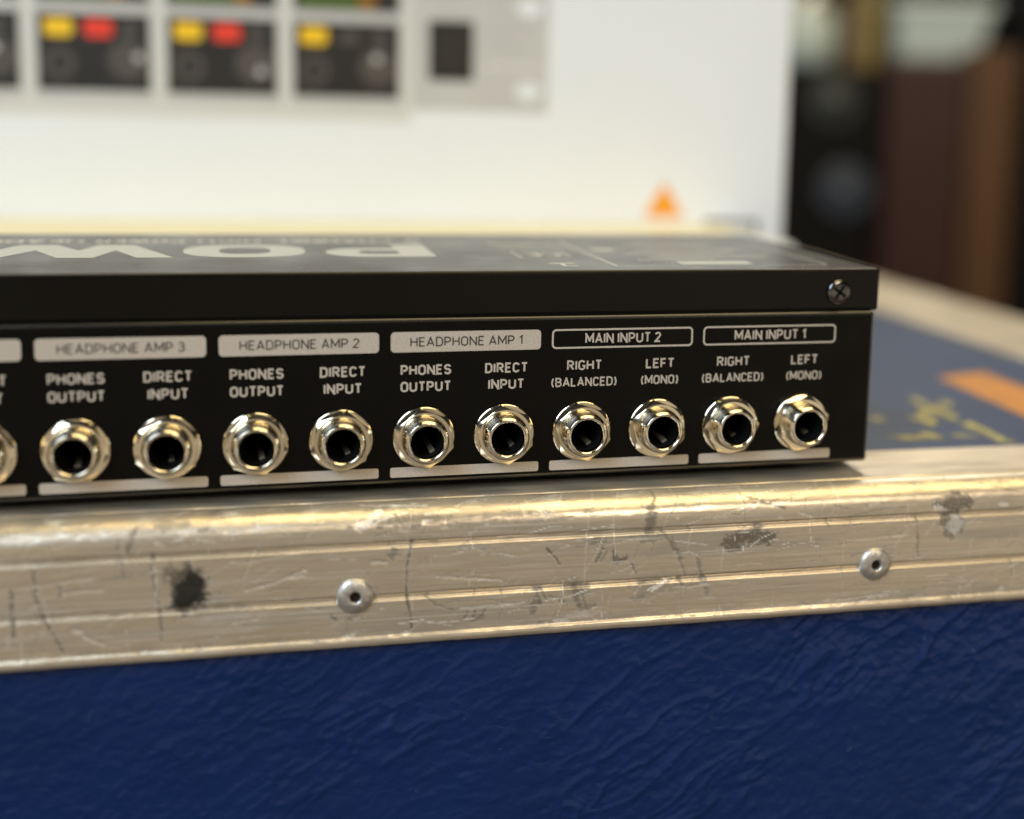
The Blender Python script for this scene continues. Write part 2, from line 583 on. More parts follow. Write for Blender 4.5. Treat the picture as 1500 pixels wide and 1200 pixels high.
def text_mesh(name, text, cx, cz, cap_h, width, stroke, level, material, parent, flip=False, plane='XZ'):
    """lettering centred on cx, cz (mm). level: how far it stands proud of the surface plane."""
    lines, wtot = stroke_layout(text, stroke / cap_h)
    wtot *= cap_h
    sx = width / wtot if width else 1.0
    bm = bmesh.new()
    inner = cap_h - stroke
    ax = Vector((0, 0, 1)) if plane == 'XZ' else Vector((0, 1, 0))
    paren = [min(p[1] for p in ln) < -0.02 for ln in lines]
    order = [k for k in range(len(lines)) if not paren[k]] + [-1] + [k for k in range(len(lines)) if paren[k]]
    for k in order:
        if k == -1:         # trim everything to the cap height
            for sg in (-1, 1):
                bmesh.ops.bisect_plane(bm, geom=bm.verts[:] + bm.edges[:] + bm.faces[:], dist=1e-6,
                                       plane_co=ax * (cz + sg * cap_h / 2), plane_no=ax * sg, clear_outer=True)
            continue
        ln = lines[k]
        pts = []
        for px, pz in ln:
            X = (px * cap_h - wtot / 2) * sx
            Z = (pz - 0.5) * inner
            if flip:
                X, Z = -X, -Z
            pts.append((cx + X, cz + Z))
        lv = level + 0.003 * (k % 5)
        if plane == 'XZ':
            ribbon(bm, pts, stroke / 2, lambda p, t, lv=lv: (p[0], -lv, p[1]), np.array((0, -0.002, 0)))
        else:
            ribbon(bm, pts, stroke / 2, lambda p, t, lv=lv: (p[0], p[1], lv), np.array((0, 0, 0.002)))
    bmesh.ops.recalc_face_normals(bm, faces=bm.faces)
    want = Vector((0, -1, 0)) if plane == 'XZ' else Vector((0, 0, 1))
    for f in bm.faces:
        f.normal_update()
        if f.normal.dot(want) < 0:
            f.normal_flip()
    return from_bm(name, bm, material, parent, recalc=False)


# ------------------------------------------------------------------ numpy noise
def vnoise(x, y, seed):
    xi = np.floor(x).astype(np.int64)
    yi = np.floor(y).astype(np.int64)
    fx = x - xi
    fy = y - yi
    fx = fx * fx * (3 - 2 * fx)
    fy = fy * fy * (3 - 2 * fy)

    def h(i, j):
        n = (i * 374761393 + j * 668265263 + seed * 974634777) & 0x7fffffff
        n = ((n ^ (n >> 13)) * 1274126177) & 0x7fffffff
        return ((n ^ (n >> 16)) & 0xffff) / 65535.0
    a = h(xi, yi) * (1 - fx) + h(xi + 1, yi) * fx
    b = h(xi, yi + 1) * (1 - fx) + h(xi + 1, yi + 1) * fx
    return a * (1 - fy) + b * fy


def fbm(x, y, seed, oct_=4):
    s = 0
    a = 0.5
    for k in range(oct_):
        s = s + a * vnoise(x * 2 ** k, y * 2 ** k, seed + k * 17)
        a *= 0.5
    return s / (1 - 0.5 ** oct_)


def grid_mesh(name, co, material, parent, wear=None, smooth=True):
    """co: (n, m, 3) in mm -> quad grid mesh."""
    n, m_ = co.shape[:2]
    me = bpy.data.meshes.new(name)
    v = (co.reshape(-1, 3) * MM).astype(np.float32)
    idx = np.arange(n * m_).reshape(n, m_)
    f = np.stack([idx[:-1, :-1], idx[1:, :-1], idx[1:, 1:], idx[:-1, 1:]], -1).reshape(-1, 4)
    me.vertices.add(len(v))
    me.vertices.foreach_set('co', v.ravel())
    me.loops.add(f.size)
    me.loops.foreach_set('vertex_index', f.ravel().astype(np.int32))
    me.polygons.add(len(f))
    me.polygons.foreach_set('loop_start', np.arange(0, f.size, 4, dtype=np.int32))
    me.update(calc_edges=True)
    if wear is not None:
        at = me.attributes.new('wear', 'FLOAT_COLOR', 'POINT')
        at.data.foreach_set('color', wear.reshape(-1, 4).astype(np.float32).ravel())
    me.validate()
    return link(name, me, material, parent, smooth)


# =================================================================== THE SETTING
floor = box('floor', -1500, 2500, -800, 2600, -720, -700, M['floor'])
floor['kind'] = 'structure'
wall = box('wall', -3000, 4000, 2400, 2420, -700, 1500, M['wall'])
wall['kind'] = 'structure'

# =================================================================== THE FLIGHT CASE
YAW = math.radians(-1.18)
case = empty('flight_case', (0, -13, -700), YAW)
tag(case, 'scuffed blue road case with riveted aluminium edges under the black unit', 'flight case')
ZB = 700.0     # local z of world zero

XL, XR_IN, XR = -520.0, 118.0, 173.0     # left end, right edge band inner and outer
YB = 520.0

# front edge profile (y, z) from the panel joint over the rounded corner down to the lower lip
prof = []


def seg(p0, p1, step):
    d = math.hypot(p1[0] - p0[0], p1[1] - p0[1])
    k = max(1, int(round(d / step)))
    for i in range(k):
        prof.append((p0[0] + (p1[0] - p0[0]) * i / k, p0[1] + (p1[1] - p0[1]) * i / k))


seg((28.4, -4.2), (28.4, -2.35), 0.8)
seg((28.4, -2.35), (28.1, -2.0), 0.3)
seg((28.1, -2.0), (7.2, -2.0), 0.45)
seg((7.2, -2.0), (6.7, -2.35), 0.3)
seg((6.7, -2.35), (6.1, -2.0), 0.3)
for i in range(26):
    a = math.pi / 2 * i / 26
    prof.append((5.9 - 5.9 * math.sin(a), -6.6 + 4.6 * math.cos(a)))
seg((0, -6.6), (0, -8.3), 0.28)


def groove(z0):
    for i in range(15):
        t = i / 14.0
        d = 0.58 * (0.5 - 0.5 * math.cos(math.pi * t / 0.72)) if t < 0.72 else 0.58 * (0.5 + 0.5 * math.cos(math.pi * (t - 0.72) / 0.28))
        prof.append((d, z0 - 1.7 * t))


groove(-8.3)
seg((0, -10.1), (0, -19.2), 0.28)
groove(-19.2)
seg((0, -21.0), (0, -28.0), 0.28)
for i in range(9):
    a = math.pi * i / 8
    prof.append((0 - 0.5 * math.sin(a) + 0.1 * i / 8, -28.1 - 1.0 * (1 - math.cos(a))))
prof.append((0.9, -30.35))
prof.append((2.2, -30.4))
prof = np.array(prof)

u = np.concatenate([np.linspace(XL, -205, 20), np.arange(-204, 60, 0.28), np.linspace(60.2, XR, 14)])
s = np.concatenate([[0], np.cumsum(np.hypot(*np.diff(prof, axis=0).T))])
s_face = np.interp(0, [0, 1], [0, 1])
izf = int(np.argmin(np.hypot(prof[:, 0] - 0, prof[:, 1] + 6.6)))
SF = s[izf]                 # arc length where the flat front begins (z = -6.6)
zz = -(s - SF) - 6.6        # unrolled height, equals z on the front face
U, Zu = np.meshgrid(u, zz, indexing='ij')
dark = np.zeros_like(U)
light = np.zeros_like(U)
black = np.zeros_like(U)
hgt = np.zeros_like(U)


def stroke_mark(pts, wd, amt, arr, soft=0.5, rag=0.6, seed=0, h=0.0):
    pts = np.array(pts, float)
    x0, x1 = pts[:, 0].min() - wd * 3 - 1, pts[:, 0].max() + wd * 3 + 1
    iu = np.where((u > x0) & (u < x1))[0]
    if len(iu) < 2:
        return
    sl = slice(iu[0], iu[-1] + 1)
    X, Y = U[sl], Zu[sl]
    wn = fbm(X * 0.9, Y * 0.9, 31 + seed, 3) - 0.5
    best = np.full(X.shape, 1e9)
    X2 = X + wn * wd * 1.2
    Y2 = Y + (fbm(X * 0.8 + 40, Y * 0.8, 77 + seed, 3) - 0.5) * wd * 1.2
    for a, b in zip(pts[:-1], pts[1:]):
        d = b - a
        t = np.clip(((X2 - a[0]) * d[0] + (Y2 - a[1]) * d[1]) / max(1e-9, d @ d), 0, 1)
        best = np.minimum(best, np.hypot(X2 - a[0] - t * d[0], Y2 - a[1] - t * d[1]))
    n = fbm(X * 2.2 + 9, Y * 2.2, 5 + seed, 3)
    k = np.clip((wd * (1 + rag * (n - 0.5) * 2) - best) / (soft * wd), 0, 1) * amt
    arr[sl] = np.maximum(arr[sl], k)
    hgt[sl] += k * h


def patch_mark(cx, cz, rx, rz, amt, arr, seed=0, rag=1.0, grain=1.2, ang=0.0, h=0.0, base=0.25):
    iu = np.where(np.abs(u - cx) < (rx + rz) * 1.8 + 1)[0]
    if len(iu) < 2:
        return
    sl = slice(iu[0], iu[-1] + 1)
    X, Y = U[sl] - cx, Zu[sl] - cz
    ca, sa = math.cos(ang), math.sin(ang)
    X, Y = X * ca + Y * sa, -X * sa + Y * ca
    r = np.hypot(X / rx, Y / rz)
    n = fbm(X * grain * 0.6 + 3, Y * grain * 0.6, 11 + seed, 4)
    g = fbm(X * grain * 2 + 7, Y * grain * 3, 23 + seed, 3)
    k = np.clip((1 - r + rag * (n - 0.5) * 1.6) * 3.0, 0, 1) * np.clip(base + 1.6 * (g - 0.2), 0, 1) * amt
    arr[sl] = np.maximum(arr[sl], k)
    hgt[sl] += k * h


for k_, (pts_, w_, a_) in enumerate([
    ([(-179.3, -14.5), (-179.3, -19.4), (-179.1, -24.4)], 0.35, 0.75),
    ([(-175.4, -10.7), (-175.1, -16.4), (-174.1, -20.2), (-170.7, -27.5)], 0.3, 0.7),
    ([(-170.9, -14.6), (-170.8, -16.4)], 0.3, 0.6),
    ([(-154.2, -8.5), (-153.9, -15.1), (-153.0, -20.6), (-152.6, -26.8)], 0.3, 0.6),
    ([(-157.2, -3.8), (-158.4, -7.5)], 0.6, 0.55),
    ([(-160.1, -5.2), (-160.6, -7.3)], 0.3, 0.5),
    ([(-104.7, -8.3), (-105.7, -13.9), (-105.8, -19.6), (-104.7, -27.6)], 0.28, 0.7),
    ([(-77.3, -12.1), (-74.2, -15.8)], 0.3, 0.7),
    ([(-66.8, -16.0), (-65.1, -12.8)], 0.3, 0.6),
    ([(-65.7, -15.4), (-64.5, -13.7)], 0.3, 0.5),
    ([(-62.9, -13.5), (-62.3, -15.6), (-60.5, -15.4)], 0.7, 0.7),
    ([(-55.0, -4.4), (-55.1, -9.5)], 1.0, 0.55),
    ([(-52.5, -9.7), (-48.1, -15.9)], 0.6, 0.55),
    ([(-50.2, -11.3), (-47.2, -19.7)], 0.35, 0.5),
    ([(-59.0, -16.7), (-58.0, -18.6)], 0.3, 0.6),
    ([(-102.4, -20.7), (-99.6, -23.2), (-96.3, -24.6)], 0.25, 0.5),
    ([(-97.6, -22.7), (-88.5, -22.8), (-79.9, -25.7)], 0.25, 0.4),
    ([(-94.0, -26.5), (-93.2, -25.1)], 0.3, 0.6),
    ([(-92.3, -27.2), (-91.7, -24.9)], 0.35, 0.6),
    ([(-90.9, -27.0), (-90.0, -24.7)], 0.35, 0.6),
    ([(-92.9, -27.1), (-90.1, -26.4)], 0.6, 0.5),
    ([(-79.4, -20.7), (-78.2, -24.3)], 0.5, 0.6),
    ([(-79.5, -23.5), (-79.6, -25.7)], 0.9, 0.55),
    ([(-78.6, -20.8), (-77.1, -23.5)], 0.3, 0.6),
    ([(-76.2, -23.0), (-72.7, -24.7)], 0.4, 0.5),
    ([(-71.3, -20.7), (-70.0, -25.8)], 0.7, 0.55),
    ([(-69.6, -21.7), (-68.5, -27.2)], 0.4, 0.5),
    ([(-70.4, -27.1), (-66.8, -25.4)], 0.6, 0.45),
    ([(-58.7, -24.9), (-56.5, -24.0)], 0.7, 0.5),
    ([(-57.2, -21.6), (-55.4, -20.7)], 0.4, 0.5),
    ([(-48.7, -20.3), (-47.5, -23.1)], 0.5, 0.5),
    ([(-44.5, -16.1), (-43.0, -22.2)], 0.5, 0.5),
    ([(-43.1, -20.7), (-42.0, -24.6)], 0.6, 0.5),
    ([(-120.7, -24.0), (-119.7, -24.9)], 0.3, 0.9),
    ([(6.0, -9.7), (6.8, -18.8)], 0.3, 0.5),
    ([(30.0, -21.3), (30.6, -25.4)], 0.3, 0.45),
    ([(-114.6, -14.5), (-113.3, -15.6)], 0.2, 0.5),
    ([(-159.8, -9.9), (-159.5, -13.6)], 0.4, 0.4),
    ([(-138.9, -21.6), (-137.1, -25.9)], 0.5, 0.35),
    ([(-143.4, -19.2), (-140.8, -18.7)], 0.8, 0.4),
    ([(-54.5, 2.2), (-53.6, -1.5), (-54.5, -4.0)], 0.5, 0.5),
    ([(-47.3, -8.5), (-46.5, -10.0)], 0.3, 0.4),
    ([(-34.7, -2.4), (-25.2, -5.9)], 0.25, 0.5),
    ([(-181.4, -19.3), (-176.6, -18.9), (-173.1, -21.6)], 0.25, 0.3),
    ([(-118.7, -28.0), (-91.2, -27.5), (-62.3, -27.7)], 0.2, 0.35),
]):
    stroke_mark(pts_, w_ * 1.55, min(1, a_ * 1.55), dark, 0.7, 0.45, k_, h=-0.03)
for k_, (pts_, w_, a_) in enumerate([
    ([(-137.0, -17.3), (-131.8, -16.2), (-125.5, -13.8)], 0.18, 0.9),
    ([(-128.5, -15.3), (-125.9, -14.9)], 0.25, 0.9),
    ([(-168.4, -23.6), (-167.4, -23.8)], 0.5, 0.9),
    ([(-166.9, -25.0), (-163.3, -26.9)], 0.25, 0.7),
    ([(-181.2, -14.3), (-174.1, -14.0), (-165.0, -13.0)], 0.2, 0.5),
    ([(-170.3, -15.7), (-163.3, -15.5)], 0.25, 0.6),
    ([(-112.6, -13.2), (-111.2, -13.0), (-109.9, -13.4)], 0.35, 0.8),
    ([(-115.2, -5.6), (-111.7, -2.6), (-110.7, -2.6)], 0.7, 0.8),
    ([(-55.1, -22.9), (-49.9, -20.3)], 0.25, 0.95),
    ([(-54.5, -23.3), (-50.3, -20.7)], 0.2, 0.9),
    ([(-99.7, -16.8), (-86.4, -18.4)], 0.16, 0.8),
    ([(-94.8, -24.4), (-82.8, -24.0)], 0.3, 0.4),
    ([(-140.7, -5.2), (-129.1, -4.2)], 0.25, 0.5),
    ([(-47.5, -23.1), (-41.5, -22.3)], 0.2, 0.4),
    ([(-110.7, -0.3), (-102.6, -1.1)], 0.3, 0.7),
    ([(-114.7, 0.3), (-110.7, -0.7)], 0.25, 0.7),
    ([(-12.1, -28.1), (0.1, -27.5)], 0.2, 0.5),
    ([(-138.2, -11.9), (-118.6, -8.9)], 0.15, 0.5),
]):
    stroke_mark(pts_, w_ * 1.3, a_, light, 0.5, 0.5, 300 + k_, h=-0.09)
for k_, (x_, z_, rx_, rz_, a_, t_, g_) in enumerate([
    (-147.5, -16.6, 4.2, 4.9, 1.0, 'd', 0.9),
    (-148.7, -18.8, 2.6, 3.4, 1.0, 'd', 1.2),
    (-149.4, -14.0, 2.5, 2.2, 0.6, 'd', 1.2),
    (-32.7, -12.3, 6.8, 2.6, 0.75, 'd', 1.2),
    (-36.5, -13.6, 3.0, 2.6, 0.8, 'd', 1.5),
    (14.7, -11.4, 3.6, 4.2, 0.6, 'd', 1.3),
    (14.9, -6.7, 5.0, 2.6, 0.65, 'd', 1.3),
    (15.6, -11.8, 2.2, 2.6, 0.7, 'l', 2.2),
    (11.1, -7.6, 2, 1.0, 0.7, 'l', 2.2),
    (-105.3, -4.3, 9, 1.8, 0.55, 'd', 1.2),
    (-92.9, -5.4, 6, 1.6, 0.4, 'd', 1.2),
    (-80.3, -5.3, 8, 1.5, 0.4, 'd', 1.2),
    (-91.4, -11.2, 5, 1.0, 0.45, 'd', 1.4),
    (-67.2, -11.1, 3.5, 1.0, 0.55, 'd', 1.4),
    (-55.5, -11.0, 5, 1.2, 0.5, 'd', 1.3),
    (-108.6, -11.2, 1.3, 1.4, 0.6, 'd', 2.0),
    (-70.6, -21.9, 3.5, 3.0, 0.4, 'd', 1.6),
    (-140.9, -22.1, 7, 2.2, 0.35, 'd', 1.2),
    (-54.3, -22.2, 6, 3, 0.35, 'd', 1.6),
    (-94.0, -25.4, 4, 1.8, 0.35, 'd', 1.8),
    (-69.7, -27.2, 5, 1.0, 0.6, 'l', 2.5),
    (-110.7, -3.3, 3, 1.0, 0.7, 'l', 2),
    (-116.6, -24.8, 1.4, 0.7, 0.5, 'd', 2),
    (-151.9, -3.0, 4, 1.4, 0.4, 'd', 1),
]):
    patch_mark(x_, z_, rx_, rz_, min(1, a_ * (1.45 if t_ == 'd' else 0.6)), dark if t_ == 'd' else light, 500 + k_, 0.9, g_, 0.0, h=-0.05, base=0.9 if a_ == 1.0 else 0.6)
# tar-like residue: ragged blob with a tail, grey-green rim
patch_mark(-147.4, -16.2, 3.6, 4.2, 1.0, black, 700, 0.55, 0.8, 0.5, h=0.10, base=1.0)
patch_mark(-148.6, -18.6, 2.7, 2.8, 1.0, black, 701, 0.5, 1.0, -0.4, h=0.10, base=0.9)
patch_mark(-146.0, -18.0, 2.2, 1.8, 0.95, black, 702, 0.9, 1.2, 0.2, h=0.08, base=0.8)
patch_mark(-150.2, -13.0, 2.6, 2.4, 0.4, black, 703, 1.2, 1.3, 0.7, base=0.5)
for k_, (x_, z_) in enumerate([(-116.0, -19.4), (-3.5, -19.5)]):       # dirt pressed in round the rivets
    patch_mark(x_ + 0.2, z_ - 0.4, 4.7, 4.6, 0.6, dark, 820 + k_, 0.6, 1.1, 0.3, base=0.4)
rng = np.random.default_rng(5)
# overall grime: long smears along the edge, more around the corner
big = fbm(U * 0.045, Zu * 0.28, 3, 5)
dark = np.maximum(dark, np.clip((big - 0.50) * 2.2, 0, 0.45))
streak = fbm(U * 0.06 + 50, Zu * 2.6, 9, 4)
dark = np.maximum(dark, np.clip((streak - 0.55) * 1.3, 0, 0.22))
light = np.maximum(light, np.clip((fbm(U * 0.05, Zu * 3.4, 19, 4) - 0.58) * 1.6, 0, 0.35))
# patchy dark band under the unit, its shade and reflection painted in
top_shade = np.clip(1 - np.abs(Zu - 3.2) / 3.2, 0, 1) * np.clip((fbm(U * 0.12, Zu * 0.9, 61, 4) - 0.40) * 2.4, 0, 0.55)
dark = np.maximum(dark, top_shade)
# fine random scratches
for k in range(750):
    cx = rng.uniform(-204, 58)
    cz = rng.uniform(-29, 3)
    L = rng.gamma(2.0, 2.2)
    a = rng.choice([rng.normal(0.08, 0.15), rng.normal(0.7, 0.5), rng.normal(1.5, 0.25)], p=[0.62, 0.23, 0.15])
    dx, dz = math.cos(a) * L / 2, math.sin(a) * L / 2
    bend = rng.normal(0, 0.10) * L
    pts = [(cx - dx, cz - dz), (cx - dz * bend / max(L, 1), cz + bend * 0.3), (cx + dx, cz + dz)]
    if rng.random() < 0.55:
        stroke_mark(pts, rng.uniform(0.10, 0.20), rng.uniform(0.35, 0.9), light, 0.7, 0.4, k, h=-0.02)
    else:
        stroke_mark(pts, rng.uniform(0.12, 0.28), rng.uniform(0.3, 0.75), dark, 0.7, 0.5, k, h=-0.02)
for k in range(70):
    patch_mark(rng.uniform(-204, 58), rng.uniform(-28, -7), rng.uniform(0.3, 1.8), rng.uniform(0.25, 0.8),
               rng.uniform(0.2, 0.5), dark, k, 1.2, 2.0, rng.uniform(-0.6, 0.6))
# dings along the rounded corner and the lower lip
for k in range(150):
    cz = rng.choice([rng.normal(-5.0, 1.2), rng.normal(-1.2, 1.5), rng.normal(-29.0, 0.45)], p=[0.4, 0.35, 0.25])
    patch_mark(rng.uniform(-204, 58), cz, rng.uniform(0.4, 2.2), rng.uniform(0.2, 0.6), rng.uniform(0.3, 0.9),
               light if rng.random() < 0.5 else dark, 100 + k, 1.1, 1.8, rng.uniform(-0.3, 0.3), h=-0.05)

# unroll back to 3D, pushing along the surface normal
tan = np.gradient(prof, s, axis=0)
nrm2 = np.stack([-tan[:, 1], tan[:, 0]], -1)
nrm2 /= np.linalg.norm(nrm2, axis=1, keepdims=True)
# outward normal on the front face must point to -y
if nrm2[izf + 10, 0] > 0:
    nrm2 = -nrm2
wav = (fbm(U * 0.05, Zu * 0.10, 41, 3) - 0.5) * 0.16 * np.exp(-((Zu + 4) / 5.0) ** 2) \
    + (fbm(U * 0.16, Zu * 0.2, 43, 4) - 0.5) * 0.55 * np.exp(-((Zu + 30.0) / 1.8) ** 2) \
    + (fbm(U * 0.45, Zu * 0.8, 47, 4) - 0.5) * 0.10 * np.exp(-((Zu + 3) / 4.0) ** 2)
hgt = hgt + wav
hgt[:, 0] = 0
co = np.stack([U, prof[None, :, 0] + hgt * nrm2[None, :, 0], prof[None, :, 1] + hgt * nrm2[None, :, 1] + ZB], -1)
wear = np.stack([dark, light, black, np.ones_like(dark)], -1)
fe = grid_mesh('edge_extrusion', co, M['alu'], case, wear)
fe['label'] = 'scratched aluminium edge with two grooves and dark scuffs'


def side_extrusion(name, x0, x1, y0, y1, axis):
    """plain rounded aluminium band with top face and outer face (right, left and back edges)."""
    bm = bmesh.new()
    r = 5.0
    outer = []
    for i in range(9):
        a = math.pi / 2 * i / 8
        outer.append((-r + r * math.sin(a), -2.0 - r + r * math.cos(a)))
    if axis == 'right':
        pr = [(x0, -4.2), (x0, -2.3), (x0 + 0.4, -2.0)] + [(x1 + a, b) for a, b in outer] + [(x1, -20.2), (x1 - .5, -20.6), (x1, -21), (x1, -30.3), (x1 - 2, -30.3)]
        ends = [(lambda p, y=y: (p[0], y, p[1] + ZB)) for y in (y0, y1)]
    elif axis == 'left':
        pr = [(x1, -4.2), (x1, -2.3), (x1 - 0.4, -2.0)] + [(x0 - a, b) for a, b in outer] + [(x0, -30.3), (x0 + 2, -30.3)]
        ends = [(lambda p, y=y: (p[0], y, p[1] + ZB)) for y in (y0, y1)]
    else:
        pr = [(y0, -4.2), (y0, -2.3), (y0 + 0.4, -2.0)] + [(y1 + a, b) for a, b in outer] + [(y1, -30.3), (y1 - 2, -30.3)]
        ends = [(lambda p, x=x: (x, p[0], p[1] + ZB)) for x in (x0, x1)]
    A = [bm.verts.new(ends[0](p)) for p in pr]
    B = [bm.verts.new(ends[1](p)) for p in pr]
    for i in range(len(pr) - 1):
        bm.faces.new((A[i], A[i + 1], B[i + 1], B[i]))
    o = from_bm(name, bm, M['alu'], case, smooth=False)
    return o


side_extrusion('edge_extrusion', XR_IN, XR, 28.5, YB - 28, 'right')
side_extrusion('edge_extrusion', XL, XL + 28, 28.5, YB - 28, 'left')
side_extrusion('edge_extrusion', XL, XR, YB - 28, YB, 'back')

# blue top panel, a little below the aluminium
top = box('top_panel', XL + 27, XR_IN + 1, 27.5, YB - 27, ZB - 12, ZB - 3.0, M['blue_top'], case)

# blue front panel with creased skin
ub = np.concatenate([np.linspace(XL + 2, -205, 12), np.arange(-204, 62, 0.45), np.linspace(62.5, XR - 2, 10)])
vb = np.concatenate([np.arange(-29.6, -84, -0.45), np.linspace(-85, -690, 20)])
UB, VB = np.meshgrid(ub, vb, indexing='ij')
hb = np.zeros_like(UB)
th = math.radians(33)


def ridged(x, y, seed):
    return 1 - np.abs(2 * fbm(x, y, seed, 3) - 1)


wx = (fbm(UB * 0.03, VB * 0.03, 91, 3) - 0.5) * 12
wy = (fbm(UB * 0.03 + 30, VB * 0.03, 95, 3) - 0.5) * 12
xr_ = (UB + wx) * math.cos(th) + (VB + wy) * math.sin(th)
yr_ = -(UB + wx) * math.sin(th) + (VB + wy) * math.cos(th)
msk = np.clip((fbm(UB * 0.018 + 5, VB * 0.03, 99, 3) - 0.38) * 4.0, 0, 1)
cr = np.clip(ridged(xr_ * 0.028, yr_ * 0.085, 101) - 0.84, 0, 1) / 0.16
hb += 0.48 * cr ** 2 * msk
cr2 = np.clip(ridged(xr_ * 0.06 + 11, yr_ * 0.22, 107) - 0.85, 0, 1) / 0.15
hb += 0.30 * cr2 ** 2 * np.clip(msk + 0.2, 0, 1)
hb += 0.34 * (fbm(xr_ * 0.16, yr_ * 0.45, 113, 5) - 0.5) * (0.35 + msk)
hb += 0.30 * (fbm(UB * 0.42, VB * 0.6, 137, 4) - 0.5) * (0.3 + msk)
hb += 0.16 * (fbm(xr_ * 0.40, yr_ * 0.95, 131, 3) - 0.5)
hb += 0.9 * (fbm(UB * 0.02, VB * 0.03, 117, 2) - 0.5)
cob = np.stack([UB, 1.7 - hb * np.clip((VB + 200) / 100, 0, 1), VB + ZB], -1)
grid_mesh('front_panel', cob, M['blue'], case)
# closed body behind the panel
box('case_body', XL + 3, XR - 3, 4, YB - 3, 0, ZB - 12.5, M['blue'], case)
corner = from_bm('corner_cap', lathe_bm([(0.1, 7), (6, 6.4), (12, 4.4), (16, 0.5), (17, -5), (17, -30), (0.1, -30)], 24, 'Z')[0],
                 M['steel'], case, smooth=True)
corner.location = ((XR - 15) * MM, (YB - 15) * MM, (ZB - 3) * MM)


# pop rivets with a mandrel hole
def make_rivet():
    bm, rings = lathe_bm([(1.0, -0.3), (1.08, 0.80), (1.22, 1.02), (1.5, 1.06), (2.2, 0.98), (2.9, 0.80), (3.4, 0.50), (3.66, 0.15), (3.68, -0.5)], 40)
    for ring in rings[3:7]:
        for v in ring:
            k = 0.06 * math.sin(v.co.x * 3.1 + v.co.z * 2.3) + random.uniform(-0.03, 0.03)
            v.co.y += k
    o = from_bm('rivet', bm, M['rivet'], case, smooth=True)
    bm = bmesh.new()
    bmesh.ops.create_circle(bm, cap_ends=True, radius=1.06, segments=24, matrix=Matrix.Rotation(math.pi / 2, 4, 'X'))
    bmesh.ops.translate(bm, verts=bm.verts, vec=(0, -0.25, 0))
    h = from_bm('rivet_hole', bm, M['rivet_hole'], o)
    return o


rv = make_rivet()
rv.location = (-116.0 * MM, 0, (ZB - 19.4) * MM)
rv2 = copy_obj(rv, 'rivet', case, (-3.5 * MM, 0, (ZB - 19.5) * MM), (0, 1.1, 0))
for ch in rv.children:
    copy_obj(ch, 'rivet_hole', rv2)

# orange tape and yellow stencil paint on the blue top
cy, sy_ = math.cos(-YAW), math.sin(-YAW)


def wl(x, y):      # world mm -> case local mm (x, y)
    y = y + 13
    return (x * cy - y * sy_, x * sy_ + y * cy)


from_bm('orange_tape', plate_bm([wl(*q) for q in ((70, 26), (92, 26), (95, 103), (75.5, 98))], ZB - 2.85, 0.15, 'XY'), M['sticker_orange'], case)
bm = bmesh.new()
for pts in ([(50, 20), (51.5, 76)], [(22, 29), (46, 28)], [(28, 46), (31, 54)], [(37, 47), (47, 50)], [(39, 40), (48, 58)], [(33, 33), (36, 26)], [(55, 60), (60, 66)]):
    ribbon(bm, [wl(*q) for q in pts], 2.0, lambda p, t: (p[0], p[1], ZB - 2.88 + 0.004 * (len(bm.faces) % 7)), 0)
from_bm('painted_letter', bm, M['paint_yellow'], case)

# =================================================================== THE RACK UNIT
P0, PM, PW = 33.618, 9.376, 31.264       # group pitch, right margin, group width (mm)
ZT = 34.6
DEP = 80.0
XU = -430.0
unit = empty('rack_unit', (0, 0, -2.0))
tag(unit, 'black metal rear of a headphone amplifier with rows of chrome jack sockets', 'amplifier')
ZU = 2.0        # local z of world zero


def jl(j):          # centre of a socket's lettering
    return -PM - P0 / 2 * j - PW / 2 + P0 / 4


def jx(j):          # centre of the socket itself
    return jl(j) - 0.38


NJ = 12
JZ = 9.79

# chassis box without its rear face; the rear face is a plate with a hole for every socket
bm = box_bm(XU, 0, 0, DEP, ZU, ZU + ZT, 0.85, 5)
kill = [f for f in bm.faces if f.normal.y < -0.99 and f.calc_area() > 100]
bmesh.ops.delete(bm, geom=kill, context='FACES')
from_bm('chassis', bm, M['edge'], unit)

bm = bmesh.new()
HR = 5.0
za, zb = ZU + 0.85, ZU + ZT - 0.85
zl, zh = ZU + JZ - 7.5, ZU + JZ + 7.5
xl_end, xr_end = XU + 0.85, -0.85


def quad(x0, x1, z0, z1):
    bm.faces.new([bm.verts.new(q) for q in ((x0, 0, z0), (x1, 0, z0), (x1, 0, z1), (x0, 0, z1))])


